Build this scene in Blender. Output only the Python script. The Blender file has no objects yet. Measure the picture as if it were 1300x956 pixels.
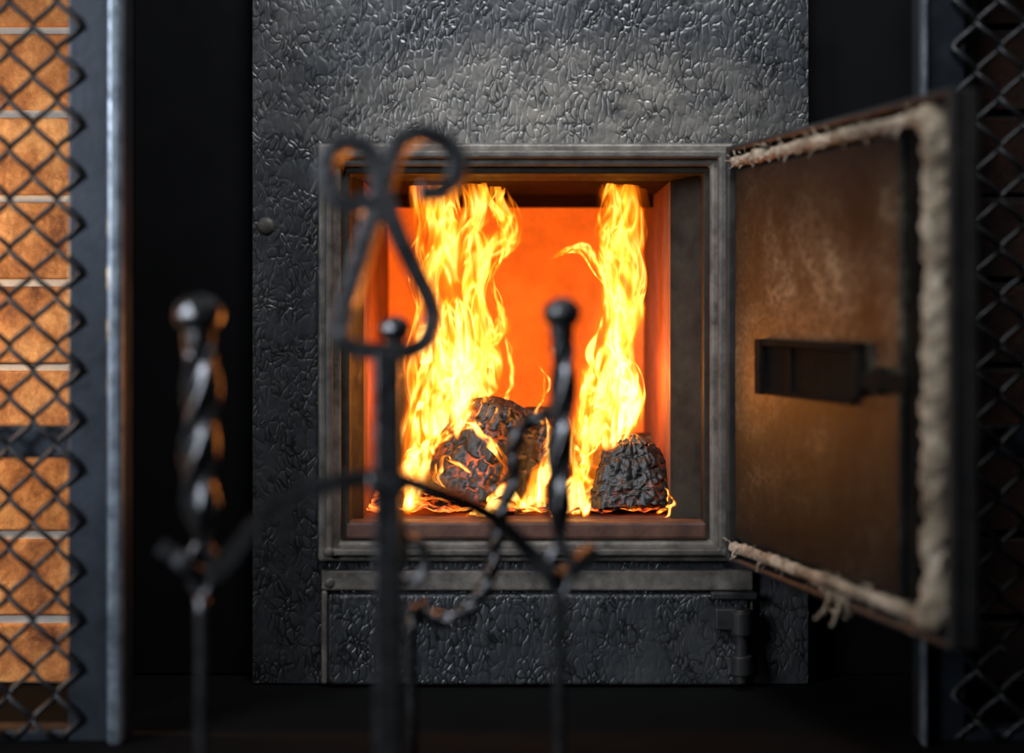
import bpy, bmesh, math, random
from mathutils import Vector, Matrix, noise
random.seed(7)
D=1.9; H=0.475
def X(px,y): return (px-650)/1000*(D+y)/D
def Z(py,y): return H+(395-py)/1000*(D+y)/D
def P(px,py,y): return Vector((X(px,y),y,Z(py,y)))
sc=bpy.context.scene
try:
    sc.view_settings.view_transform='Standard'; sc.view_settings.look='None'
    sc.cycles.transparent_max_bounces=32
except Exception as e: print(e)

# ---------------- material helpers
def newmat(name,nosample=False):
    m=bpy.data.materials.new(name); m.use_nodes=True
    if nosample:
        try: m.cycles.emission_sampling='NONE'
        except Exception as e: print(e)
    nt=m.node_tree
    for n in list(nt.nodes): nt.nodes.remove(n)
    out=nt.nodes.new('ShaderNodeOutputMaterial')
    return m,nt,out
def N(nt,t,**kw):
    n=nt.nodes.new(t)
    for k,v in kw.items():
        if k in n.inputs.keys(): n.inputs[k].default_value=v
        else: setattr(n,k,v)
    return n
def L(nt,a,b): nt.links.new(a,b)
def ramp(nt,fac,stops):
    r=nt.nodes.new('ShaderNodeValToRGB'); e=r.color_ramp.elements
    while len(e)<len(stops): e.new(0.5)
    for i,(p,c) in enumerate(stops):
        e[i].position=p; e[i].color=(c[0],c[1],c[2],1) if not isinstance(c,(int,float)) else (c,c,c,1)
    L(nt,fac,r.inputs[0]); return r.outputs[0]
def math_(nt,op,a,b=None,c=None,clamp=False):
    n=nt.nodes.new('ShaderNodeMath'); n.operation=op; n.use_clamp=clamp
    for i,v in enumerate([a,b,c]):
        if v is None: continue
        if isinstance(v,(int,float)): n.inputs[i].default_value=v
        else: L(nt,v,n.inputs[i])
    return n.outputs[0]
def coords(nt,scale=(1,1,1),kind='Object',rot=(0,0,0)):
    tc=nt.nodes.new('ShaderNodeTexCoord'); mp=nt.nodes.new('ShaderNodeMapping')
    mp.inputs['Scale'].default_value=scale; mp.inputs['Rotation'].default_value=rot
    L(nt,tc.outputs[kind],mp.inputs[0]); return mp.outputs[0]
def noise_(nt,vec,scale,detail=4,rough=.5,dist=0):
    n=N(nt,'ShaderNodeTexNoise'); n.inputs['Scale'].default_value=scale
    n.inputs['Detail'].default_value=detail; n.inputs['Roughness'].default_value=rough
    n.inputs['Distortion'].default_value=dist
    L(nt,vec,n.inputs['Vector']); return n.outputs[0]

def metal(name,c1,c2,rough=(.35,.6),metallic=.6,nscale=12,bump=.1,bscale=150,spec=.5):
    m,nt,out=newmat(name); v=coords(nt)
    b=N(nt,'ShaderNodeBsdfPrincipled'); b.inputs['Metallic'].default_value=metallic
    b.inputs['Specular IOR Level'].default_value=spec
    n=noise_(nt,v,nscale,6,.65)
    L(nt,ramp(nt,n,[(.3,c1),(.7,c2)]),b.inputs['Base Color'])
    L(nt,ramp(nt,noise_(nt,v,nscale*3,4),[(.3,rough[0]),(.7,rough[1])]),b.inputs['Roughness'])
    bp=N(nt,'ShaderNodeBump'); bp.inputs['Strength'].default_value=bump; bp.inputs['Distance'].default_value=.002
    L(nt,noise_(nt,v,bscale,3),bp.inputs['Height']); L(nt,bp.outputs[0],b.inputs['Normal'])
    L(nt,b.outputs[0],out.inputs[0]); return m

def leather_iron(name,scorch=True):
    m,nt,out=newmat(name)
    v=coords(nt,(1,1,.55),rot=(0,.30,0))
    nz=N(nt,'ShaderNodeTexNoise'); nz.inputs['Scale'].default_value=40; nz.inputs['Detail'].default_value=2
    L(nt,v,nz.inputs['Vector'])
    mix=N(nt,'ShaderNodeVectorMath',operation='MULTIPLY_ADD')
    L(nt,nz.outputs['Color'],mix.inputs[0]); mix.inputs[1].default_value=(.028,.028,.028); L(nt,v,mix.inputs[2])
    # pillowy leather cells: soft crowns with darker winding creases
    vo=N(nt,'ShaderNodeTexVoronoi',feature='SMOOTH_F1'); vo.inputs['Scale'].default_value=120; vo.inputs['Smoothness'].default_value=.3
    L(nt,mix.outputs[0],vo.inputs['Vector'])
    ve=N(nt,'ShaderNodeTexVoronoi',feature='DISTANCE_TO_EDGE'); ve.inputs['Scale'].default_value=120
    L(nt,mix.outputs[0],ve.inputs['Vector'])
    brk=ramp(nt,noise_(nt,coords(nt),30,3,.6),[(.40,.10),(.58,1)])
    groove=math_(nt,'MULTIPLY',ramp(nt,ve.outputs['Distance'],[(.0,1),(.07,.55),(.18,0)]),brk)
    crown=ramp(nt,vo.outputs['Distance'],[(0,1),(.35,.8),(.75,0)])
    h=math_(nt,'MULTIPLY',crown,.55)
    h=math_(nt,'MULTIPLY_ADD',groove,-.8,h)
    h=math_(nt,'MULTIPLY_ADD',noise_(nt,coords(nt),45,3),.8,h)
    bp=N(nt,'ShaderNodeBump'); bp.inputs['Strength'].default_value=.5; bp.inputs['Distance'].default_value=.0019
    L(nt,h,bp.inputs['Height'])
    b=N(nt,'ShaderNodeBsdfPrincipled'); b.inputs['Metallic'].default_value=.2
    L(nt,bp.outputs[0],b.inputs['Normal'])
    big=noise_(nt,coords(nt),5,5,.6)
    col=ramp(nt,big,[(.3,(.015,.0165,.019)),(.5,(.024,.026,.029)),(.72,(.052,.053,.054))])
    if scorch:
        # burnished, heat-discoloured band over the fire door
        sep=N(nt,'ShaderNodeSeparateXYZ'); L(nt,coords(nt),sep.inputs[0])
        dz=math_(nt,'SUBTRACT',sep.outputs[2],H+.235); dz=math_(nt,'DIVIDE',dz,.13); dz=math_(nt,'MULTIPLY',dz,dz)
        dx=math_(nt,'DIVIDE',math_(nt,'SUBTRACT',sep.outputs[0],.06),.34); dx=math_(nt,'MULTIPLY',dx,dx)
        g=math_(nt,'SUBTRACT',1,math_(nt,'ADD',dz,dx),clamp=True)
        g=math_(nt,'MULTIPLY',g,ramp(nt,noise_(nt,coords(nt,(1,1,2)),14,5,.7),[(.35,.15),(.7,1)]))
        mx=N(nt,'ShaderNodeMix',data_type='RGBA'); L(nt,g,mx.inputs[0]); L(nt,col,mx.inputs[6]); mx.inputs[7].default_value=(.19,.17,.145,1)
        col=mx.outputs[2]
    gr=ramp(nt,groove,[(.1,1.0),(.8,.08)])
    mm=N(nt,'ShaderNodeMix',data_type='RGBA',blend_type='MULTIPLY'); mm.inputs[0].default_value=.95
    L(nt,col,mm.inputs[6]); L(nt,gr,mm.inputs[7])
    L(nt,mm.outputs[2],b.inputs['Base Color'])
    b.inputs['Specular IOR Level'].default_value=.5
    L(nt,ramp(nt,big,[(.3,.32),(.7,.44)]),b.inputs['Roughness'])
    L(nt,b.outputs[0],out.inputs[0]); return m

M_iron=leather_iron('grained_cast_iron')
M_iron2=leather_iron('grained_cast_iron_ash',False)
M_frame=metal('worn_steel_frame',(.03,.027,.025),(.16,.14,.12),(.42,.62),.3,30,.35,120,.35)
M_frame2=metal('dark_steel_frame',(.025,.023,.022),(.11,.098,.085),(.45,.62),.3,30,.35,120,.35)
M_throat=metal('sooty_rust_throat',(.008,.006,.005),(.032,.026,.018),(.6,.8),.1,20,.3,100,.15)
M_sill=metal('rusty_sill',(.04,.018,.014),(.10,.045,.03),(.5,.7),.1,30,.3,140,.3)
M_black=metal('black_steel_panel',(.0012,.0013,.0016),(.0022,.0022,.003),(.7,.85),.0,8,.05,90,.08)
M_soot=metal('soot_black_iron',(.003,.003,.003),(.010,.008,.006),(.85,.95),.0,20,.2,90,.05)
M_grid=metal('blued_steel_frame',(.010,.013,.018),(.024,.030,.04),(.35,.5),.6,9,.1,120)
M_bead=metal('highlit_steel_edge',(.05,.06,.08),(.20,.23,.26),(.3,.5),.6,30,.2,120)  # lighter steel tone carries the highlight along the screen frame edge
M_wire=metal('black_wire',(.008,.008,.009),(.018,.018,.020),(.4,.55),.5,30,.1,200)
M_tool=metal('forged_iron',(.04,.04,.043),(.11,.11,.115),(.22,.38),.85,40,.35,130)
M_floor=metal('black_hearth_slate',(.0015,.0015,.0015),(.003,.003,.003),(.85,.95),0,6,.1,60,.06)
M_doorrim=metal('door_rim_iron',(.012,.012,.013),(.035,.032,.03),(.45,.65),.4,20,.2,120)

def door_plate_mat():
    m,nt,out=newmat('sooty_bronzed_plate'); v=coords(nt)
    b=N(nt,'ShaderNodeBsdfPrincipled'); b.inputs['Metallic'].default_value=.3
    n1=noise_(nt,v,5,7,.65,.6); n2=noise_(nt,v,150,4,.75); n3=noise_(nt,v,30,5,.7)
    # soot gathers toward the top and bottom of the plate
    sep=N(nt,'ShaderNodeSeparateXYZ'); L(nt,coords(nt),sep.inputs[0])
    hz=math_(nt,'MULTIPLY_ADD',math_(nt,'ABSOLUTE',math_(nt,'SUBTRACT',sep.outputs[2],H-.06)),-.75,.075)
    n1=math_(nt,'ADD',n1,hz)
    c=ramp(nt,n1,[(.38,(.003,.003,.0028)),(.5,(.013,.011,.0075)),(.6,(.042,.035,.023)),(.74,(.14,.118,.078))])
    sp=ramp(nt,n2,[(.38,.2),(.62,2.3)])
    mm=N(nt,'ShaderNodeMix',data_type='RGBA',blend_type='MULTIPLY'); mm.inputs[0].default_value=.9
    L(nt,c,mm.inputs[6]); L(nt,sp,mm.inputs[7])
    m2=N(nt,'ShaderNodeMix',data_type='RGBA',blend_type='MULTIPLY'); m2.inputs[0].default_value=.9
    L(nt,mm.outputs[2],m2.inputs[6]); L(nt,ramp(nt,n3,[(.35,.35),(.65,1.4)]),m2.inputs[7])
    L(nt,m2.outputs[2],b.inputs['Base Color'])
    b.inputs['Roughness'].default_value=.55; b.inputs['Specular IOR Level'].default_value=.3
    bp=N(nt,'ShaderNodeBump'); bp.inputs['Strength'].default_value=.3; bp.inputs['Distance'].default_value=.002
    L(nt,n2,bp.inputs['Height']); L(nt,bp.outputs[0],b.inputs['Normal'])
    L(nt,b.outputs[0],out.inputs[0]); return m
M_plate=door_plate_mat()

def rope_mat():
    m,nt,out=newmat('woven_fibre_rope'); v=coords(nt)
    b=N(nt,'ShaderNodeBsdfPrincipled'); b.inputs['Roughness'].default_value=.95
    c=ramp(nt,noise_(nt,v,16,7,.75),[(.32,(.05,.034,.022)),(.5,(.23,.18,.125)),(.68,(.50,.43,.33))])
    L(nt,c,b.inputs['Base Color'])
    w=N(nt,'ShaderNodeTexVoronoi'); w.inputs['Scale'].default_value=200; L(nt,v,w.inputs['Vector'])
    bp=N(nt,'ShaderNodeBump'); bp.inputs['Strength'].default_value=.8; bp.inputs['Distance'].default_value=.003
    L(nt,w.outputs['Distance'],bp.inputs['Height']); L(nt,bp.outputs[0],b.inputs['Normal'])
    L(nt,b.outputs[0],out.inputs[0]); return m
M_rope=rope_mat()

def brick_mat(name,cs):
    m,nt,out=newmat(name); v=coords(nt)
    b=N(nt,'ShaderNodeBsdfPrincipled'); b.inputs['Roughness'].default_value=.85
    c=ramp(nt,noise_(nt,v,11,7,.7),[(.36,cs[0]),(.5,cs[1]),(.64,cs[2])])
    L(nt,c,b.inputs['Base Color'])
    bp=N(nt,'ShaderNodeBump'); bp.inputs['Strength'].default_value=.6; bp.inputs['Distance'].default_value=.008
    L(nt,noise_(nt,v,24,5,.65),bp.inputs['Height']); L(nt,bp.outputs[0],b.inputs['Normal'])
    L(nt,b.outputs[0],out.inputs[0]); return m
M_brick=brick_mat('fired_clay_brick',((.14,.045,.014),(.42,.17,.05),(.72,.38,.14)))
M_brickd=brick_mat('unlit_side_brick',((.010,.003,.002),(.025,.008,.003),(.055,.018,.008)))  # brick copy for the unlit right side, shade put into its colour
M_mortar=metal('mortar',(.40,.38,.34),(.55,.52,.47),(.9,.95),0,20,.4,90)
M_mortard=metal('mortar_unlit',(.012,.010,.009),(.03,.026,.022),(.9,.95),0,20,.4,90)  # shaded mortar copy that goes with the unlit brick

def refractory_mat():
    m,nt,out=newmat('firelit_refractory',True); v=coords(nt)
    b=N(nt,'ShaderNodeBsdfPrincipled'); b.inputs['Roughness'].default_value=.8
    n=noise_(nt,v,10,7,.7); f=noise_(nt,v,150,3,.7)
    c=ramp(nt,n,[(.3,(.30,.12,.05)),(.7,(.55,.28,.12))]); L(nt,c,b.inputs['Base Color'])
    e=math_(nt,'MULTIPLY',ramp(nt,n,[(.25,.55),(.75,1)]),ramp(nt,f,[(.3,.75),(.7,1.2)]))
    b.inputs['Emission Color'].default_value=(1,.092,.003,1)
    L(nt,math_(nt,'MULTIPLY',e,.70),b.inputs['Emission Strength'])  # emission stands in for firelight falling on the back brick
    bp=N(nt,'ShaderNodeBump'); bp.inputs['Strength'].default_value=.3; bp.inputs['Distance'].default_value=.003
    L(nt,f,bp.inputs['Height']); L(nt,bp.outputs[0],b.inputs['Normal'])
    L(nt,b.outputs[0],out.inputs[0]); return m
M_firelit=refractory_mat()
M_chside=metal('firebox_side_brick',(.06,.015,.006),(.18,.05,.018),(.7,.9),0,12,.3,120)

def char_mat(name,glow=1.0):
    m,nt,out=newmat(name,True); v=coords(nt)
    b=N(nt,'ShaderNodeBsdfPrincipled'); b.inputs['Roughness'].default_value=.5
    at=N(nt,'ShaderNodeAttribute',attribute_name='crack')
    n=noise_(nt,v,16,4,.6)
    c=ramp(nt,noise_(nt,v,90,5,.75),[(.4,(.004,.004,.004)),(.6,(.014,.013,.012)),(.78,(.15,.14,.13))])
    L(nt,c,b.inputs['Base Color'])
    b.inputs['Emission Color'].default_value=(1,.14,.008,1)
    e=math_(nt,'MULTIPLY',ramp(nt,at.outputs['Fac'],[(.5,0),(1,1)]),ramp(nt,n,[(.5,0),(.66,1)]))
    L(nt,math_(nt,'MULTIPLY',e,1.3*glow),b.inputs['Emission Strength'])
    bp=N(nt,'ShaderNodeBump'); bp.inputs['Strength'].default_value=.5; bp.inputs['Distance'].default_value=.002
    L(nt,noise_(nt,coords(nt,(1,1,.2)),240,4),bp.inputs['Height']); L(nt,bp.outputs[0],b.inputs['Normal'])
    L(nt,b.outputs[0],out.inputs[0]); return m
M_char=char_mat('charred_wood',.25); M_char2=char_mat('charred_wood_glow',1.0)

def ember_mat():
    m,nt,out=newmat('embers',True); v=coords(nt)
    b=N(nt,'ShaderNodeBsdfPrincipled'); b.inputs['Base Color'].default_value=(.02,.015,.012,1); b.inputs['Roughness'].default_value=.9
    n=noise_(nt,v,45,4,.6)
    L(nt,ramp(nt,n,[(.45,(1,.08,.003)),(.7,(1,.35,.04))]),b.inputs['Emission Color'])
    L(nt,math_(nt,'MULTIPLY',ramp(nt,n,[(.42,0),(.64,1)]),3.2),b.inputs['Emission Strength'])
    L(nt,b.outputs[0],out.inputs[0]); return m
M_ember=ember_mat()

def flame_mat(name='flame',soft=False):
    m,nt,out=newmat(name,True)
    tc=N(nt,'ShaderNodeTexCoord'); sep=N(nt,'ShaderNodeSeparateXYZ'); L(nt,tc.outputs['UV'],sep.inputs[0])
    u,v=sep.outputs[0],sep.outputs[1]
    co=coords(nt,(1,1.6,.26))
    n=noise_(nt,co,22,1.6,.5,.9)
    n2=noise_(nt,co,34,1.3,.45,1.4)
    edge=math_(nt,'SUBTRACT',1,math_(nt,'ABSOLUTE',math_(nt,'MULTIPLY_ADD',u,2,-1)))
    e2=math_(nt,'MULTIPLY_ADD',math_(nt,'SUBTRACT',n,.5),1.2 if soft else 2.8,edge)
    body=N(nt,'ShaderNodeMapRange',interpolation_type='SMOOTHSTEP'); L(nt,e2,body.inputs[0])
    body.inputs[1].default_value=.1 if soft else .28; body.inputs[2].default_value=1.0 if soft else .85
    lim=N(nt,'ShaderNodeMapRange',interpolation_type='SMOOTHSTEP'); L(nt,edge,lim.inputs[0])
    lim.inputs[1].default_value=.0; lim.inputs[2].default_value=.6 if soft else .25
    vf=N(nt,'ShaderNodeMapRange',interpolation_type='SMOOTHSTEP'); L(nt,v,vf.inputs[0])
    vf.inputs[1].default_value=0; vf.inputs[2].default_value=.1
    vt=N(nt,'ShaderNodeMapRange',interpolation_type='SMOOTHSTEP'); L(nt,v,vt.inputs[0])
    vt.inputs[1].default_value=1; vt.inputs[2].default_value=.88
    a=math_(nt,'MULTIPLY',body.outputs[0],lim.outputs[0]); a=math_(nt,'MULTIPLY',a,vf.outputs[0]); a=math_(nt,'MULTIPLY',a,vt.outputs[0])
    rd=math_(nt,'ABSOLUTE',math_(nt,'MULTIPLY_ADD',n2,2,-1)); rd=math_(nt,'SUBTRACT',1,math_(nt,'MULTIPLY',rd,2.2),clamp=True)
    rd=math_(nt,'POWER',rd,1.6)
    at=N(nt,'ShaderNodeAttribute',attribute_name='flame_level')
    s=math_(nt,'MULTIPLY_ADD',rd,.0 if soft else 2.0,.4 if soft else .34); s=math_(nt,'MULTIPLY',s,a); s=math_(nt,'MULTIPLY',s,at.outputs['Fac'])
    em=N(nt,'ShaderNodeEmission'); L(nt,ramp(nt,math_(nt,'DIVIDE',s,4),[(0,(1,.14,.003)),(.25,(1,.29,.010)),(.75,(1,.56,.13))]),em.inputs[0])
    L(nt,s,em.inputs[1])
    tr=N(nt,'ShaderNodeBsdfTransparent')
    L(nt,ramp(nt,a,[(0,1),(1,1 if soft else .68)]),tr.inputs[0])
    ad=N(nt,'ShaderNodeAddShader'); L(nt,em.outputs[0],ad.inputs[0]); L(nt,tr.outputs[0],ad.inputs[1])
    L(nt,ad.outputs[0],out.inputs[0]); return m
M_flame=flame_mat(); M_fsoft=flame_mat('flame_halo',True)

# ---------------- mesh helpers
def empty(name,loc=(0,0,0)):
    e=bpy.data.objects.new(name,None); e.empty_display_size=.05; e.location=loc
    sc.collection.objects.link(e); return e
def obj(name,bm,mat,parent=None,smooth=False,bevel=0,segs=2):
    me=bpy.data.meshes.new(name); bm.normal_update(); bm.to_mesh(me); bm.free()
    o=bpy.data.objects.new(name,me); sc.collection.objects.link(o)
    for mt in (mat if isinstance(mat,(list,tuple)) else [mat]): me.materials.append(mt)
    if smooth:
        for p in me.polygons: p.use_smooth=True
    if bevel:
        b=o.modifiers.new('bevel','BEVEL'); b.width=bevel; b.segments=segs; b.limit_method='ANGLE'
    if parent is not None: o.parent=parent
    return o
def addbox(bm,x0,x1,y0,y1,z0,z1,mi=0):
    vs=[bm.verts.new((x,y,z)) for x in (x0,x1) for y in (y0,y1) for z in (z0,z1)]
    for f in ((0,1,3,2),(4,6,7,5),(0,4,5,1),(2,3,7,6),(0,2,6,4),(1,5,7,3)):
        fc=bm.faces.new([vs[i] for i in f]); fc.material_index=mi
def ring(bm,o,i,y0,y1):
    def rect(r,y): x0,x1,z0,z1=r; return [bm.verts.new(c) for c in ((x0,y,z0),(x1,y,z0),(x1,y,z1),(x0,y,z1))]
    of,if_,ob,ib=rect(o,y0),rect(i,y0),rect(o,y1),rect(i,y1)
    for k in range(4):
        j=(k+1)%4
        bm.faces.new((of[k],of[j],if_[j],if_[k])); bm.faces.new((ob[j],ob[k],ib[k],ib[j]))
        bm.faces.new((of[j],of[k],ob[k],ob[j])); bm.faces.new((if_[k],if_[j],ib[j],ib[k]))
def R(px0,px1,py0,py1,y=0): return (X(px0,y),X(px1,y),Z(py1,y),Z(py0,y))
def cyl(bm,p0,p1,r,seg=20,r1=None):
    p0,p1=Vector(p0),Vector(p1); d=(p1-p0); q=d.to_track_quat('Z','Y')
    bmesh.ops.create_cone(bm,cap_ends=True,segments=seg,radius1=r,radius2=r if r1 is None else r1,depth=d.length,
        matrix=Matrix.Translation((p0+p1)/2)@q.to_matrix().to_4x4())
def catmull(pts,n=12,closed=False):
    out=[]; m=len(pts)
    for i in range(m-1 if not closed else m):
        g=lambda k: pts[k%m] if closed else pts[max(0,min(m-1,k))]
        a,b,c,d=g(i-1),g(i),g(i+1),g(i+2)
        for k in range(n):
            t=k/n
            out.append(.5*((2*b)+(c-a)*t+(2*a-5*b+4*c-d)*t*t+(3*b-a-3*c+d)*t**3))
    if not closed: out.append(pts[-1])
    return out
def sweep(bm,path,section,up=None,closed=False):
    n=len(path); L_=[0]
    for i in range(1,n): L_.append(L_[-1]+(path[i]-path[i-1]).length)
    rings=[]; prev=None
    for i in range(n):
        if closed: t=(path[(i+1)%n]-path[i-1]).normalized()
        else: t=(path[min(n-1,i+1)]-path[max(0,i-1)]).normalized()
        if up is not None:
            b=(up-t*up.dot(t)).normalized(); a=t.cross(b)
        else:
            if prev is None:
                prev=Vector((1,0,0)) if abs(t.x)<.9 else Vector((0,0,1))
            a=(prev-t*prev.dot(t)).normalized(); prev=a; b=t.cross(a)
        rings.append([bm.verts.new(path[i]+a*p+b*q) for p,q in section(L_[i],path[i] if section.__name__=='ropesec' else L_[i]/L_[-1])])
    m=len(rings[0])
    for i in range(n if closed else n-1):
        r0,r1=rings[i],rings[(i+1)%n]
        for k in range(m):
            bm.faces.new((r0[k],r0[(k+1)%m],r1[(k+1)%m],r1[k]))
    if not closed:
        bm.faces.new(rings[0][::-1]); bm.faces.new(rings[-1])
def circ(r,m=10):
    return lambda s,f:[(r*math.cos(2*math.pi*k/m),r*math.sin(2*math.pi*k/m)) for k in range(m)]
def twist(w,pitch,m=16,taper=None):
    def f(s,fr):
        ww=w*(taper(fr) if taper else 1); a0=2*math.pi*s/pitch; out=[]
        for k in range(m):
            a=2*math.pi*k/m
            r=ww*(.78+.22*math.cos(4*a))
            out.append((r*math.cos(a+a0),r*math.sin(a+a0)))
        return out
    return f

# ---------------- room: floor + brick wall with an alcove for the stove
bm=bmesh.new(); addbox(bm,-2.5,2.5,-3.2,.7,-.05,0); obj('floor',bm,M_floor)
bm=bmesh.new()
AL,AR=-.505,.535
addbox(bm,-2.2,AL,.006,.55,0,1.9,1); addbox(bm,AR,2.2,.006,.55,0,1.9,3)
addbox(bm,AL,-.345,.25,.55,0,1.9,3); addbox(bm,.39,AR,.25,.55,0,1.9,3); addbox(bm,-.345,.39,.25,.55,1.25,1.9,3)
pitch=.1072; zoff=Z(37,0)-10*pitch
for k in range(0,28):
    z0=zoff+k*pitch+.005-6*pitch; z1=z0+pitch-.010
    if z1<0.02 or z1>1.9: continue
    z0=max(z0,.002)
    st=-.545+(.125 if k%2 else 0)
    for j in range(-7,13):
        x0=st+j*.25+.005; x1=x0+.240
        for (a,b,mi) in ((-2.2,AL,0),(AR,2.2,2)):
            c0,c1=max(x0,a),min(x1,b)
            if c1-c0>.03:
                dy=random.uniform(-.002,.002)
                addbox(bm,c0,c1,dy,.012,z0+random.uniform(-.001,.001),z1,mi)
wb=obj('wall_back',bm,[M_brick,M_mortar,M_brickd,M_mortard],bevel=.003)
for s_ in (-1,1):
    bm=bmesh.new()
    if s_<0: addbox(bm,AL+.004,-.334,.05,.20,0.0,1.3); addbox(bm,AL+.004,AL+.016,-.20,.05,0,1.3)  # forward cheek added to keep the warm lamp's light off the stove
    else: addbox(bm,.379,AR-.004,.05,.20,0.0,1.3); addbox(bm,AR-.016,AR-.004,-.20,.05,0,1.3)  # matching cheek added on the right, also cuts the side light
    obj('surround_panel_and_light_stop',bm,M_black,bevel=.004)

# ---------------- stove
stove=empty('wood_stove',(0,0,0))
SX0,SX1=X(320,0),X(1027,0)
OP=R(434,898,214,684)
bm=bmesh.new()
ring(bm,(SX0,SX1,0.001,1.2),OP,0,.03)
addbox(bm,SX0,SX0+.012,.03,.60,.001,1.2); addbox(bm,SX1-.012,SX1,.03,.60,.001,1.2)
addbox(bm,SX0,SX1,.60,.615,.001,1.2); addbox(bm,SX0,SX1,.03,.60,1.185,1.2)
obj('front_plate_body',bm,M_iron,stove,bevel=.003)
bm=bmesh.new()
ring(bm,R(405,931,183,711),R(434,900,212,686),-.014,.002)
obj('door_frame_flange',bm,M_frame,stove,bevel=.004,segs=3)
bm=bmesh.new()
ring(bm,R(416,921,193,702),R(425,909,203,693),-.026,-.012)
obj('door_frame_rim',bm,M_frame2,stove,bevel=.003,segs=3)
bm=bmesh.new()
ring(bm,R(433,901,211,687),R(444,893,221,664),-.004,.034)
obj('door_frame_inner_lip',bm,M_throat,stove,bevel=.003)
bm=bmesh.new()
addbox(bm,X(440,0),X(897,0),-.006,.03,Z(684,0),Z(662,0)); obj('sill',bm,M_sill,stove,bevel=.004)
cx0,cx1,cz0,cz1=-.195,.208,H-.272,H+.171; cy0,cy1=.065,.47
bm=bmesh.new()
o=(X(444,0),X(893,0),Z(662,0),Z(221,0)); i=(cx0,cx1,cz0,cz1)
def rv(r,y): x0,x1,z0,z1=r; return [bm.verts.new(c) for c in ((x0,y,z0),(x1,y,z0),(x1,y,z1),(x0,y,z1))]
a=rv(o,.03); b=rv(i,cy0)
for k in range(4): bm.faces.new((a[k],a[(k+1)%4],b[(k+1)%4],b[k]))
obj('throat',bm,M_throat,stove)
bm=bmesh.new()
addbox(bm,cx1,cx1+.02,cy0,cy1,cz0,cz1); addbox(bm,cx0-.02,cx0,cy0,cy1,cz0,cz1)
addbox(bm,cx0-.02,cx1+.02,cy0,cy1,cz0-.02,cz0)
obj('firebox_side_bricks',bm,M_chside,stove,bevel=.001)
bm=bmesh.new(); addbox(bm,cx0-.02,cx1+.02,cy1,cy1+.03,cz0-.02,cz1+.02); obj('firebox_back_brick',bm,M_firelit,stove)
bm=bmesh.new(); addbox(bm,cx0-.02,cx1+.02,cy0,cy1,cz1,cz1+.02); addbox(bm,cx0,cx1,.30,.32,cz1-.018,cz1)
obj('firebox_baffle',bm,metal('baffle',(.006,.003,.003),(.02,.008,.005),(.8,.95),0,12,.2,100,.05),stove)
bm=bmesh.new()
def dome(bm,x,y,z,r):
    bmesh.ops.create_uvsphere(bm,u_segments=20,v_segments=10,radius=r,matrix=Matrix.Translation((x,y,z))@Matrix.Diagonal((1,.45,1,1)))
dome(bm,X(338,0),0,Z(287,0),.0115)
for px,py in ((420,697),(919,697),(420,738)): dome(bm,X(px,0),-.026 if py<720 else -.012,Z(py,0),.0065)
obj('screws',bm,M_frame2,stove,smooth=True)
bm=bmesh.new()
for pz in (245,452,650):
    z=Z(pz,0); cyl(bm,(X(934,0),-.022,z-.014),(X(934,0),-.022,z+.014),.010)
obj('door_hinge_knuckles',bm,M_frame2,stove,bevel=.002)
bm=bmesh.new()
zt=Z(722,0); zb=.004
def uframe(bm,x0,x1,z1,w,y0,y1,wt):
    addbox(bm,x0,x1,y0,y1,z1-wt,z1); addbox(bm,x0,x0+w,y0,y1,zb,z1-wt); addbox(bm,x1-w,x1,y0,y1,zb,z1-wt)
uframe(bm,X(409,0),X(955,0),zt,.008,-.012,0,.026)
obj('ash_door_frame',bm,M_frame,stove,bevel=.003,segs=3)
bm=bmesh.new(); addbox(bm,X(418,0),X(948,0),-.017,0,zb,Z(752,0)); obj('ash_door_panel',bm,M_iron2,stove,bevel=.004,segs=3)
bm=bmesh.new()
cyl(bm,(X(937,0),-.028,.01),(X(937,0),-.028,Z(768,0)),.0085); cyl(bm,(X(937,0),-.028,Z(800,0)),(X(937,0),-.028,Z(770,0)),.013)
cyl(bm,(X(937,0),-.028,.02),(X(937,0),-.028,.045),.013)
addbox(bm,X(905,0),X(950,0),-.026,-.016,Z(795,0),Z(768,0))
addbox(bm,X(900,0),X(958,0),-.024,-.012,Z(757,0),Z(748,0))
obj('ash_door_hinge',bm,M_doorrim,stove,bevel=.002)

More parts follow.
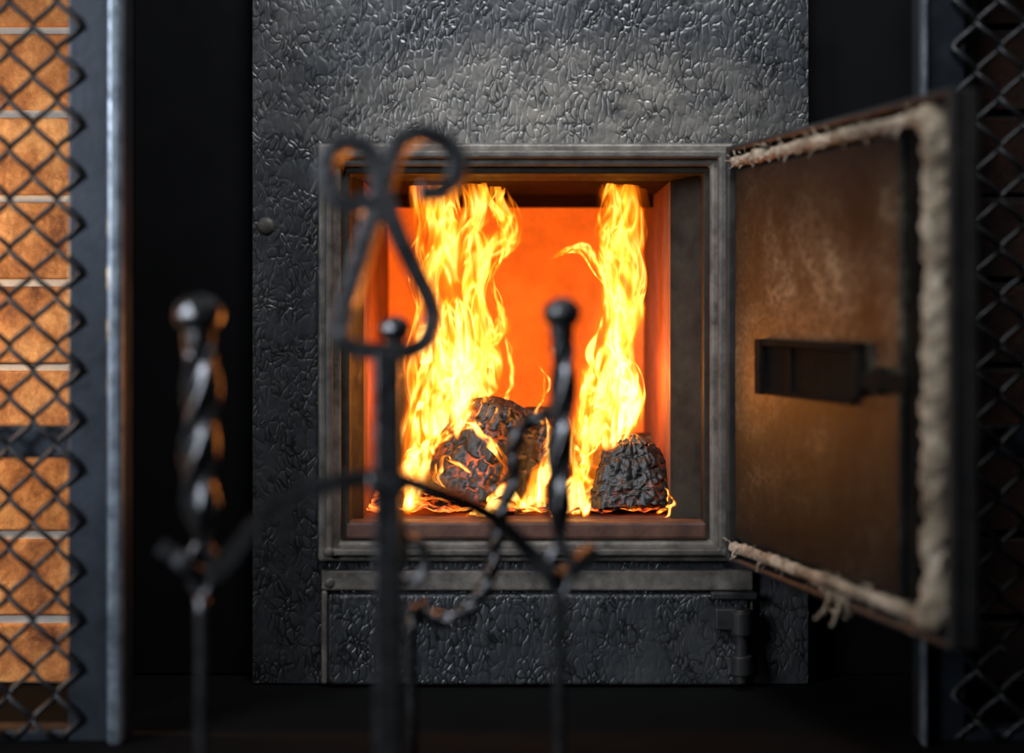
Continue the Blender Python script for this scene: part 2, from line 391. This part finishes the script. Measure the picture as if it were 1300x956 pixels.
# ---------------- open fire door (child of the stove)
door=empty('fire_door'); door.parent=stove
door.location=(.284,-.022,0); door.rotation_euler=(0,0,math.atan2(-.966,.262))
W=.518; zt=H+.206; zb_=H-.313
bm=bmesh.new(); addbox(bm,0,W,0,.014,zb_,zt)
ring(bm,(0,W,zb_,zt),(.008,W-.008,zb_+.008,zt-.008),-.018,0.0)
obj('door_shell',bm,M_doorrim,door,bevel=.003)
bm=bmesh.new()
addbox(bm,.014,.418,-.012,0,zb_+.030,zt-.030)
obj('inner_plate',bm,M_plate,door,bevel=.004)
bm=bmesh.new()
addbox(bm,.418,.462,-.004,0,zb_+.030,zt-.030)
addbox(bm,.440,.448,-.012,0,zb_+.040,zt-.040)
obj('plate_edge_channel',bm,M_soot,door,bevel=.002)
def ropepath():
    x1=.484; z0=zb_+.020; z1=zt-.020; r=.02; y=-.011
    pts=[]
    def seg(a,b):
        n=max(1,int((b-a).length/.003)); return [a.lerp(b,k/n) for k in range(n)]
    pts+=seg(Vector((.012,y,z0)),Vector((x1-r,y,z0)))
    pts+=[Vector((x1-r+r*math.sin(a),y,z0+r-r*math.cos(a))) for a in [math.radians(k*13) for k in range(7)]]
    pts+=seg(Vector((x1,y,z0+r)),Vector((x1,y,z1-r)))
    pts+=[Vector((x1-r+r*math.cos(a),y,z1-r+r*math.sin(a))) for a in [math.radians(k*13) for k in range(7)]]
    pts+=seg(Vector((x1-r,y,z1)),Vector((.012,y,z1)))
    return pts
gp=[p+Vector((noise.noise(p*40)*.004,noise.noise(p*33+Vector((5,5,5)))*.002,noise.noise(p*37+Vector((9,1,3)))*.0018)) for p in ropepath()]
def ropesec(s,p,m=22):
    out=[]; base=.0070+.0070*max(0,min(1,(p.x-.44)/.04))
    base*=1+.30*noise.noise(Vector((s*22,3,1)))
    for k in range(m):
        a=2*math.pi*k/m
        r=base*(1+.07*math.sin(3*a+s*260)+.05*math.sin(5*a-s*420)+.25*noise.noise(Vector((math.cos(a)*1.5,math.sin(a)*1.5,s*60))))
        out.append((r*math.cos(a),r*math.sin(a)))
    return out
bm=bmesh.new(); sweep(bm,gp,ropesec,up=Vector((0,1,0)))
def fib(bm,base,d,l,r=.0012):
    pts=[base]
    for k in range(6):
        d=(d+Vector((random.uniform(-.4,.4),random.uniform(-.4,.4),random.uniform(-.4,.3)))).normalized(); pts.append(pts[-1]+d*l/6)
    sweep(bm,catmull(pts,3),circ(r,5))
for k in range(260):
    p=random.choice(gp); a=random.uniform(0,6.28)
    fib(bm,p+Vector((math.cos(a)*.008,-.005,math.sin(a)*.008)),Vector((math.cos(a),-.5,math.sin(a))),random.uniform(.004,.010),.0007)
for xx,ll in ((.262,.022),(.275,.03),(.285,.045),(.292,.03),(.31,.036),(.318,.022),(.30,.03)):
    fib(bm,Vector((xx,-.018,zb_+.014)),Vector((random.uniform(-.3,.3),-.2,-1.2)),ll,.0019)
obj('rope_gasket',bm,M_rope,door,smooth=True)
bm=bmesh.new()
lz0,lz1=H-.098,H-.033
addbox(bm,.10,.35,-.022,-.010,lz1-.008,lz1); addbox(bm,.10,.33,-.018,-.010,lz0,lz0+.006)
addbox(bm,.10,.116,-.024,-.010,lz0,lz1); addbox(bm,.178,.186,-.018,-.010,lz0,lz1); addbox(bm,.335,.35,-.022,-.010,lz0+.01,lz1)
addbox(bm,.116,.335,-.0145,-.010,lz0+.006,lz1-.008)
cyl(bm,(.385,-.022,H-.070),(.385,.0,H-.070),.014)
addbox(bm,.345,.44,-.020,-.012,H-.080,H-.062)
obj('latch_bracket',bm,M_soot,door,bevel=.001)
bm=bmesh.new()
cyl(bm,(.40,.014,H-.05),(.40,.055,H-.05),.009); sweep(bm,catmull([Vector((.40,.055,H-.05)),Vector((.402,.07,H-.08)),Vector((.40,.072,H-.14)),Vector((.40,.066,H-.19))],8),circ(.009,12))
addbox(bm,.0,.16,.014,.02,H+.13,H+.16); addbox(bm,.0,.16,.014,.02,H-.26,H-.23)
obj('outer_handle_and_straps',bm,M_doorrim,door,bevel=.002)

# ---------------- mesh screens
def tri(t):
    t=t%1.0; v=4*t-1 if t<.5 else 3-4*t
    return max(-.86,min(.86,v))/.86
def screen(name,fx0,fx1,side,y,ew):
    e=empty(name); zt_=1.12
    bm=bmesh.new(); far=(fx0-.62) if side<0 else (fx1+.62)
    addbox(bm,fx0,fx1,y-.012,y+.02,0,zt_)
    addbox(bm,(far if side<0 else far-.05),(far+.05 if side<0 else far),y-.012,y+.02,0,zt_)
    if side<0: a,b=far+.05,fx0
    else: a,b=fx1,far-.05
    addbox(bm,a,b,y-.012,y+.02,zt_-.05,zt_); addbox(bm,a,b,y-.012,y+.02,0,.014)
    addbox(bm,a,b,y+.006,y+.026,Z(583,y),Z(541,y))
    obj('frame',bm,M_grid,e,bevel=.003,segs=3)
    bm=bmesh.new()
    e_=fx1 if side<0 else fx0
    addbox(bm,min(e_,e_+side*ew),max(e_,e_+side*ew),y-.030,y-.012,0,zt_)
    obj('edge_angle',bm,M_bead,e,bevel=min(.006,ew*.4),segs=3)
    bm=bmesh.new(); amp=.0140; p=.0545
    x=(fx0+.002) if side<0 else (fx1-.002); sgn=1
    while (x>a if side<0 else x<b):
        pts=[]; z=.006
        while z<zt_-.02:
            tt=z/p
            pts.append(Vector((x+sgn*amp*tri(tt),y-.016+.0035*math.sin(2*math.pi*tt+ (0 if sgn>0 else math.pi)),z+.004*noise.noise(Vector((x*9,0,z*6)))))); z+=p/8
        sweep(bm,pts,circ(.0032,6),up=Vector((0,1,0)))
        x+=side*2*amp*.93; sgn=-sgn
    obj('wire_mesh',bm,M_wire,e,smooth=True)
    return e
GY=-.24
s1=screen('wire_mesh_screen',X(90,GY),X(164,GY),-1,GY,.018)
s2=screen('wire_mesh_screen',X(1163,GY),X(1222,GY),1,GY,.005)

# ---------------- charred logs
def log(name,p0,p1,r0,r1,mat,seed,cs=66,nr=130,nl=120,sq=1.0):
    p0,p1=Vector(p0),Vector(p1); ax=(p1-p0); Ln=ax.length; q=ax.to_track_quat('Z','Y')
    bm=bmesh.new(); lay=bm.verts.layers.float.new('crack')
    prof=[]
    for k in range(14): f=k/14; prof.append((0-.004*(1-f*f),r0*f))
    for k in range(nl+1): f=k/nl; prof.append((f*Ln,(r0+(r1-r0)*f**1.6)))
    for k in range(20): f=1-(k+1)/20; prof.append((Ln+.016*(1-f*f),r1*f))
    rows=[]; sv=Vector((seed*3.1,seed*1.7,seed))
    for (t,r) in prof:
        row=[]
        for k in range(nr):
            a=2*math.pi*k/nr
            fac=1/max(math.cos(((a+seed) % (2*math.pi/5))-math.pi/5),.1)*.86
            rr=r*(.4+.6*fac)*(1+.20*noise.noise(Vector((math.cos(a)*1.1,math.sin(a)*1.1,t*9))+sv))
            loc=Vector((rr*math.cos(a),rr*math.sin(a)*sq,t))
            wz=loc.z*cs*.6+.4*noise.noise(loc*30+sv); ua=a*r0*cs+.35*noise.noise(loc*28+sv*2)
            d,_=noise.voronoi(Vector((ua,wz,seed))+Vector((noise.noise(loc*60),noise.noise(loc*60+Vector((3,3,3))),0))*.2,distance_metric='CHEBYCHEV')
            e=d[1]-d[0]; cr=max(0,1-e/.24)
            nrm=Vector((math.cos(a),math.sin(a),0)) if 0<t<Ln else Vector((math.cos(a)*.4,math.sin(a)*.4,-.8 if t<=0 else .8))
            loc=loc-nrm*cr**1.2*.0050+nrm*.0022*noise.noise(loc*90)
            v=bm.verts.new(p0+q@loc); v[lay]=cr; row.append(v)
        rows.append(row)
    for i in range(len(rows)-1):
        for k in range(nr): bm.faces.new((rows[i][k],rows[i][(k+1)%nr],rows[i+1][(k+1)%nr],rows[i+1][k]))
    bmesh.ops.remove_doubles(bm,verts=bm.verts,dist=.00001)
    return obj(name,bm,mat,smooth=True)
fz=cz0+.006
log('charred_log',(X(597,.16),.16,fz),(X(632,.17),.18,Z(520,.16)),.088,.050,M_char2,1,58)
log('charred_log',(X(803,.12),.12,fz),(X(798,.12),.135,Z(566,.12)),.062,.034,M_char,2,74)
log('charred_log',(X(676,.22),.22,fz),(X(684,.26),.27,Z(533,.24)),.060,.040,M_char2,3)
log('charred_log',(X(560,.35),.36,fz+.04),(X(830,.35),.35,fz+.05),.036,.034,M_char2,4)
bm=bmesh.new(); nx,ny=90,70; g=[]
for i_ in range(nx+1):
    r_=[]
    for j_ in range(ny+1):
        x=cx0+.002+(cx1-cx0-.004)*i_/nx; y=.08+(cy1-.085)*j_/ny
        d,_=noise.voronoi(Vector((x,y,0))*45)
        r_.append(bm.verts.new((x,y,cz0+.002+.012*(1-d[0])*1.0+.02*max(0,noise.noise(Vector((x*9,y*9,1)))))))
    g.append(r_)
for i_ in range(nx):
    for j_ in range(ny): bm.faces.new((g[i_][j_],g[i_+1][j_],g[i_+1][j_+1],g[i_][j_+1]))
obj('ember_bed',bm,M_ember,smooth=True)

# ---------------- flames: curved tongues
fire=empty('fire')
bm=bmesh.new(); hl=bm.verts.layers.float.new('flame_level'); uvl=bm.loops.layers.uv.new('UVMap')
def tongue(pts,w,y,heat,jit=0,tilt=0,wp=None,mi=0,full=False):
    ph=random.uniform(0,50)
    P3=[P(a+random.uniform(-jit,jit),b,y+.010*math.sin(k*1.3+ph)) for k,(a,b) in enumerate(pts)]
    path=catmull(P3,14); n=len(path); m=10; rows=[]
    for i,p in enumerate(path):
        f=i/(n-1); t=(path[min(n-1,i+1)]-path[max(0,i-1)]).normalized()
        side=t.cross(Vector((math.sin(tilt+.5*math.sin(f*5+ph)),1,0)).normalized()).normalized()
        nn=t.cross(side)
        ww=w*((min(1,.45+f*2.5)*(1-(.45 if full else 1)*f**2.2)+.06))
        ww*=1+.32*math.sin(f*9+ph)
        off=.006*noise.noise(Vector((f*6,ph,0)))
        row=[]
        for k in range(m+1):
            u=k/m; c=2*u-1
            v=bm.verts.new(p+side*(c*ww/2+off)+nn*(ww*.32*(1-c*c)))
            v[hl]=heat*(1-.3*f); row.append((v,(u,f)))
        rows.append(row)
    for i in range(n-1):
        for k in range(m):
            q=[rows[i][k],rows[i][k+1],rows[i+1][k+1],rows[i+1][k]]
            fc=bm.faces.new([x_[0] for x_ in q]); fc.material_index=mi
            for lp,x_ in zip(fc.loops,q): lp[uvl].uv=x_[1]
Ls=[
 ([(528,650),(524,600),(534,540),(556,470),(552,410),(545,350),(556,300),(542,262),(534,222)],.064,1.5),
 ([(548,570),(572,520),(596,465),(586,410),(566,355),(575,300),(596,262),(592,222)],.076,1.9),
 ([(575,540),(602,500),(624,462),(612,410),(600,360),(616,320),(642,292),(632,255),(624,222)],.056,1.5),
 ([(542,540),(556,490),(575,440),(560,380),(570,320),(562,270),(566,222)],.066,1.9),
 ([(526,560),(532,510),(530,450),(536,390),(528,330),(538,280),(526,222)],.044,1.3),
 ([(560,530),(590,500),(612,455),(632,420),(630,385),(618,345)],.038,1.3),
 ([(590,380),(606,335),(602,290),(612,262),(612,222)],.050,1.4),
 ([(632,345),(648,300),(638,268),(640,236)],.024,1.3),
]
Rs=[
 ([(738,650),(740,600),(752,550),(784,505),(768,460),(784,410),(798,360),(784,310),(798,270),(798,220)],.066,1.7),
 ([(796,560),(804,510),(794,455),(804,400),(792,350),(806,300),(796,250),(804,220)],.046,1.5),
 ([(760,560),(748,510),(760,460),(780,420),(776,375),(762,345),(738,316),(696,332)],.054,1.9),
 ([(770,540),(764,490),(784,440),(792,390),(774,340),(768,300),(782,262),(774,220)],.058,1.8),
 ([(786,335),(766,300),(762,270),(770,222)],.044,1.4),
 ([(740,600),(738,550),(748,500),(740,465)],.038,1.4),
]
for grp,hs in ((Ls,.78),(Rs,.74)):
    for (pts,w,h) in grp:
        fl=pts[-1][1]<225
        tongue(pts,w,random.uniform(.12,.19),h*hs,0,full=fl)
        tongue(pts,w*.62,random.uniform(.11,.17),h*hs,8,.4,full=fl)
        tongue(pts,w*.35,random.uniform(.10,.15),h*hs,14,.2,full=fl)
tongue([(545,620),(555,540),(575,460),(570,390),(572,320),(570,260),(575,210)],.150,.20,1.3,0,mi=1,full=True)
tongue([(760,640),(765,560),(775,480),(780,400),(782,320),(785,260),(785,210)],.120,.20,1.3,0,mi=1,full=True)
for k in range(6):
    x=random.uniform(540,602); tongue([(x-10,560),(x,510),(x+8,470),(x-6,430),(x+2,375)],.056,random.uniform(.09,.18),2.1,7)
for k in range(5):
    x=random.uniform(758,796); tongue([(x-14,570),(x,530),(x+6,490),(x-4,450),(x+3,395)],.048,random.uniform(.10,.18),2.0,6)
low=[([(520,655),(530,612),(548,575),(578,545),(612,540)],.026,1.4,.060),
 ([(575,530),(600,540),(625,565),(646,600)],.014,1.3,.062),
 ([(640,655),(665,640),(690,600),(700,560),(690,520)],.032,1.5,.14),
 ([(690,655),(684,620),(700,585),(715,545),(700,490)],.028,1.3,.14),
 ([(735,655),(728,620),(742,585),(728,560)],.026,1.6,.10),
 ([(745,655),(736,615),(750,575),(768,556)],.020,1.5,.06),
 ([(652,560),(660,530),(650,500)],.014,1.3,.19),
 ([(690,540),(686,515),(694,490),(684,462)],.016,1.3,.20),
 ([(522,650),(522,600),(540,570),(556,540)],.032,1.6,.08),
 ([(590,655),(630,642),(680,640)],.016,1.2,.065),
 ([(840,655),(854,640),(846,618)],.012,1.4,.062),
 ([(640,510),(650,470),(640,425)],.014,1.0,.26),
 ([(620,640),(640,620),(668,640),(690,652)],.016,1.4,.065),
 ([(700,655),(720,640),(730,605)],.022,1.5,.075),
 ([(600,600),(570,580),(556,600),(566,622)],.010,1.0,.066),
 ]
for pts,w,h,y in low:
    tongue(pts,w*1.3,y,h*1.5,0); tongue(pts,w,y+.03,h,8)
o=obj('flame_tongues',bm,[M_flame,M_fsoft],fire,smooth=True)
def plight(name,loc,e,col,r):
    l=bpy.data.lights.new(name,'POINT'); l.energy=e; l.color=col; l.shadow_soft_size=r
    ob=bpy.data.objects.new(name,l); ob.location=loc; sc.collection.objects.link(ob); return ob
for nm,loc,e in (('flame_glow_a',P(565,480,.17),2.3),('flame_glow_b',P(783,480,.17),2.3)):
    plight(nm,loc,e,(1,.27,.05),.012).parent=fire

# ---------------- fireside tool set
SY=-.585
tools=empty('fireplace_tool_stand')
CX=X(493,SY)
bm=bmesh.new()
Q=lambda a,b: P(a,b,SY)
pts=[Q(*t) for t in ((472,250),(452,262),(428,254),(415,225),(421,196),(444,182),(466,188),(480,212),(487,245),(502,290),(528,345),(547,385),(549,412),(540,434),(515,446),(480,446),(450,442),(434,430),(436,405),(452,350),(470,290),(484,250),(494,212),(508,184),(533,170),(562,178),(581,200),(578,228),(556,245),(532,243))]
upv=Vector((math.sin(.12),math.cos(.12),0.0))
path=catmull(pts,8)
def strap(s,f):
    w,t=.0115,.0074; return [(-t,-w),(t,-w),(t*1.1,0),(t,w),(-t,w),(-t*1.1,0)]
sweep(bm,path,strap,up=upv)
obj('scroll_finial',bm,M_tool,tools,bevel=.0012)
bm=bmesh.new()
pw=.0120
addbox(bm,CX-pw,CX+pw,SY-pw,SY+pw,.02,Z(446,SY))
obj('post',bm,M_tool,tools,bevel=.003)
bm=bmesh.new()
addbox(bm,CX-.017,CX+.017,SY-.016,SY+.016,Z(625,SY),Z(600,SY))
obj('collar',bm,M_tool,tools,bevel=.004)
bm=bmesh.new()
for sx,sy in ((-1,-1),(1,-1),(-1,1),(1,1)):
    sweep(bm,catmull([Vector((CX,SY,.06)),Vector((CX+sx*.04,SY+sy*.04,.05)),Vector((CX+sx*.09,SY+sy*.09,.012)),Vector((CX+sx*.12,SY+sy*.12,.008))],8),circ(.008,10))
obj('feet',bm,M_tool,tools,smooth=True)
LY=-.60; RY=-.53
def bar(w,t): return lambda s,f:[(-t,-w),(t,-w),(t,w),(-t,w)]
bm=bmesh.new()
armL=[P(480,604,SY),P(430,612,SY-.01),P(375,630,SY-.01),P(325,665,LY),P(295,705,LY),P(276,726,LY),P(258,733,LY+.022),P(240,722,LY),P(222,706,LY),P(204,693,LY)]
sweep(bm,catmull(armL,8),bar(.0072,.0068))
armR=[P(505,606,SY),P(550,622,SY),P(600,642,SY+.02),P(640,668,SY+.04),P(675,705,RY),P(700,732,RY),P(715,735,RY+.02),P(732,718,RY),P(757,697,RY)]
sweep(bm,catmull(armR,8),bar(.0072,.0068))
BY=SY+.10
armB=[P(500,612,SY),P(505,640,SY+.05),P(512,680,BY),P(532,690,BY),P(541,710,BY),P(534,732,BY),P(518,742,BY),P(505,736,BY)]
sweep(bm,catmull(armB,8),circ(.0048,8))
obj('hook_arms',bm,M_tool,tools,bevel=.001)

def knob(bm,c,rx,rz):
    bmesh.ops.create_icosphere(bm,subdivisions=2,radius=1,matrix=Matrix.Translation(c)@Matrix.Diagonal((rx,rx,rz,1)))
def tool(name,px,ktop,y,w,kr,twb,lean=0,kz=.85,end='poker'):
    e=empty(name); x0=X(px,y); zk=Z(ktop,y)
    bm=bmesh.new(); knob(bm,(x0,y,zk),kr,kr*kz); cyl(bm,(x0,y,zk-kr*1.25),(x0,y,zk-kr*.6),kr*.62,16)
    obj('hammered_knob',bm,M_tool,e,bevel=.001)
    bm=bmesh.new(); za=zk-kr*.9; zb2=Z(twb,y)
    n=90; path=[Vector((x0+lean*(k/n)+.002*math.sin(k/n*7),y,za+(zb2-za)*k/n)) for k in range(n+1)]
    sweep(bm,path,twist(w,.21,20,lambda f:min(1,.6+f*5,.42+(1-f)*3.2)))
    obj('twisted_grip',bm,M_tool,e,smooth=True)
    xb=x0+lean
    bm=bmesh.new()
    zl=zb2-.022
    lp=[Vector((xb+.010*math.sin(a),y,zl+.022*math.cos(a))) for a in [2*math.pi*k/28 for k in range(28)]]
    sweep(bm,lp,circ(.0042,8),up=Vector((0,1,0)),closed=True)
    zz=zl-.020; zend=.055
    sweep(bm,[Vector((xb,y,zz+(zend-zz)*k/10)) for k in range(11)],circ(.0058,12))
    if end=='poker':
        cyl(bm,(xb,y,zend),(xb,y,zend-.045),.0058,12,.001)
    elif end=='shovel':
        vs=[]
        for (dx,dz,dy) in ((-.03,.0,.006),(.03,.0,.006),(.042,-.045,0),(-.042,-.045,0)): vs.append((xb+dx,y+dy,zend+dz))
        f1=[bm.verts.new(v) for v in vs]; f2=[bm.verts.new((v[0],v[1]+.003,v[2])) for v in vs]
        bm.faces.new(f1); bm.faces.new(f2[::-1])
        for k in range(4): bm.faces.new((f1[k],f2[k],f2[(k+1)%4],f1[(k+1)%4]))
    obj('rod_and_'+end,bm,M_tool,e,smooth=(end=='poker'))
    return e
tool('fireplace_poker',252,400,LY,.0170,.0215,690,lean=.003,end='poker')
tool('fireplace_shovel',713,398,RY,.0130,.0185,695,lean=-.002,end='shovel')
tool('fireplace_poker',501,418,SY+.10,.0115,.0155,670,end='poker')
e=empty('fireplace_tongs'); TY=SY+.13
bm=bmesh.new()
tp=[P(a,b,TY) for a,b in ((706,520),(684,530),(662,545),(650,575),(652,610),(640,640),(630,680),(622,730),(600,768),(572,786),(545,784),(528,770))]
sweep(bm,catmull(tp,12),twist(.0085,.10,16))
obj('curved_twisted_shank',bm,M_tool,e,smooth=True)
bm=bmesh.new(); sweep(bm,[P(528,770,TY),P(523,800,TY),Vector((X(523,TY),TY,.10)),Vector((X(523,TY),TY,.004))],circ(.0055,10)); obj('leg',bm,M_tool,e,smooth=True)

# ---------------- lights
def area(name,loc,tgt,size,e,col,sy=None,spread=None):
    l=bpy.data.lights.new(name,'AREA'); l.energy=e; l.color=col; l.size=size
    if sy: l.shape='RECTANGLE'; l.size_y=sy
    if spread: l.spread=math.radians(spread)
    ob=bpy.data.objects.new(name,l); ob.location=loc
    ob.rotation_euler=(Vector(tgt)-Vector(loc)).to_track_quat('-Z','Y').to_euler(); sc.collection.objects.link(ob); return ob
area('overhead_key',(.08,-.95,1.75),(0.05,0,.88),.5,7.5,(.94,.97,1),.3,85)  # unseen key light added to brighten the stove top and rake its grain
area('window_light_left',(-2.0,-2.1,1.2),(-.5,-.35,.5),.9,9,(.84,.91,1),1.2,50)
l=bpy.data.lights.new('wall_lamp_warm','SPOT'); l.energy=27; l.color=(1,.58,.24); l.spot_size=math.radians(110); l.spot_blend=.5; l.shadow_soft_size=.05
ob=bpy.data.objects.new('wall_lamp_warm',l); ob.location=(-1.12,-.16,.50); ob.rotation_euler=(Vector((-.75,0,.44))-Vector(ob.location)).to_track_quat('-Z','Y').to_euler(); sc.collection.objects.link(ob)
w=bpy.data.worlds.new('World'); sc.world=w; w.use_nodes=True
w.node_tree.nodes['Background'].inputs[0].default_value=(.5,.6,.75,1); w.node_tree.nodes['Background'].inputs[1].default_value=.007

# ---------------- camera
c=bpy.data.cameras.new('camera'); co=bpy.data.objects.new('camera',c); sc.collection.objects.link(co)
co.location=(0,-D,H); co.rotation_euler=(math.pi/2,0,0)
c.sensor_fit='HORIZONTAL'; c.sensor_width=36; c.lens=36*D/1.3; c.shift_y=-83/1300
c.dof.use_dof=True; c.dof.focus_distance=D+.08; c.dof.aperture_fstop=1.4
c.clip_start=.05
sc.camera=co
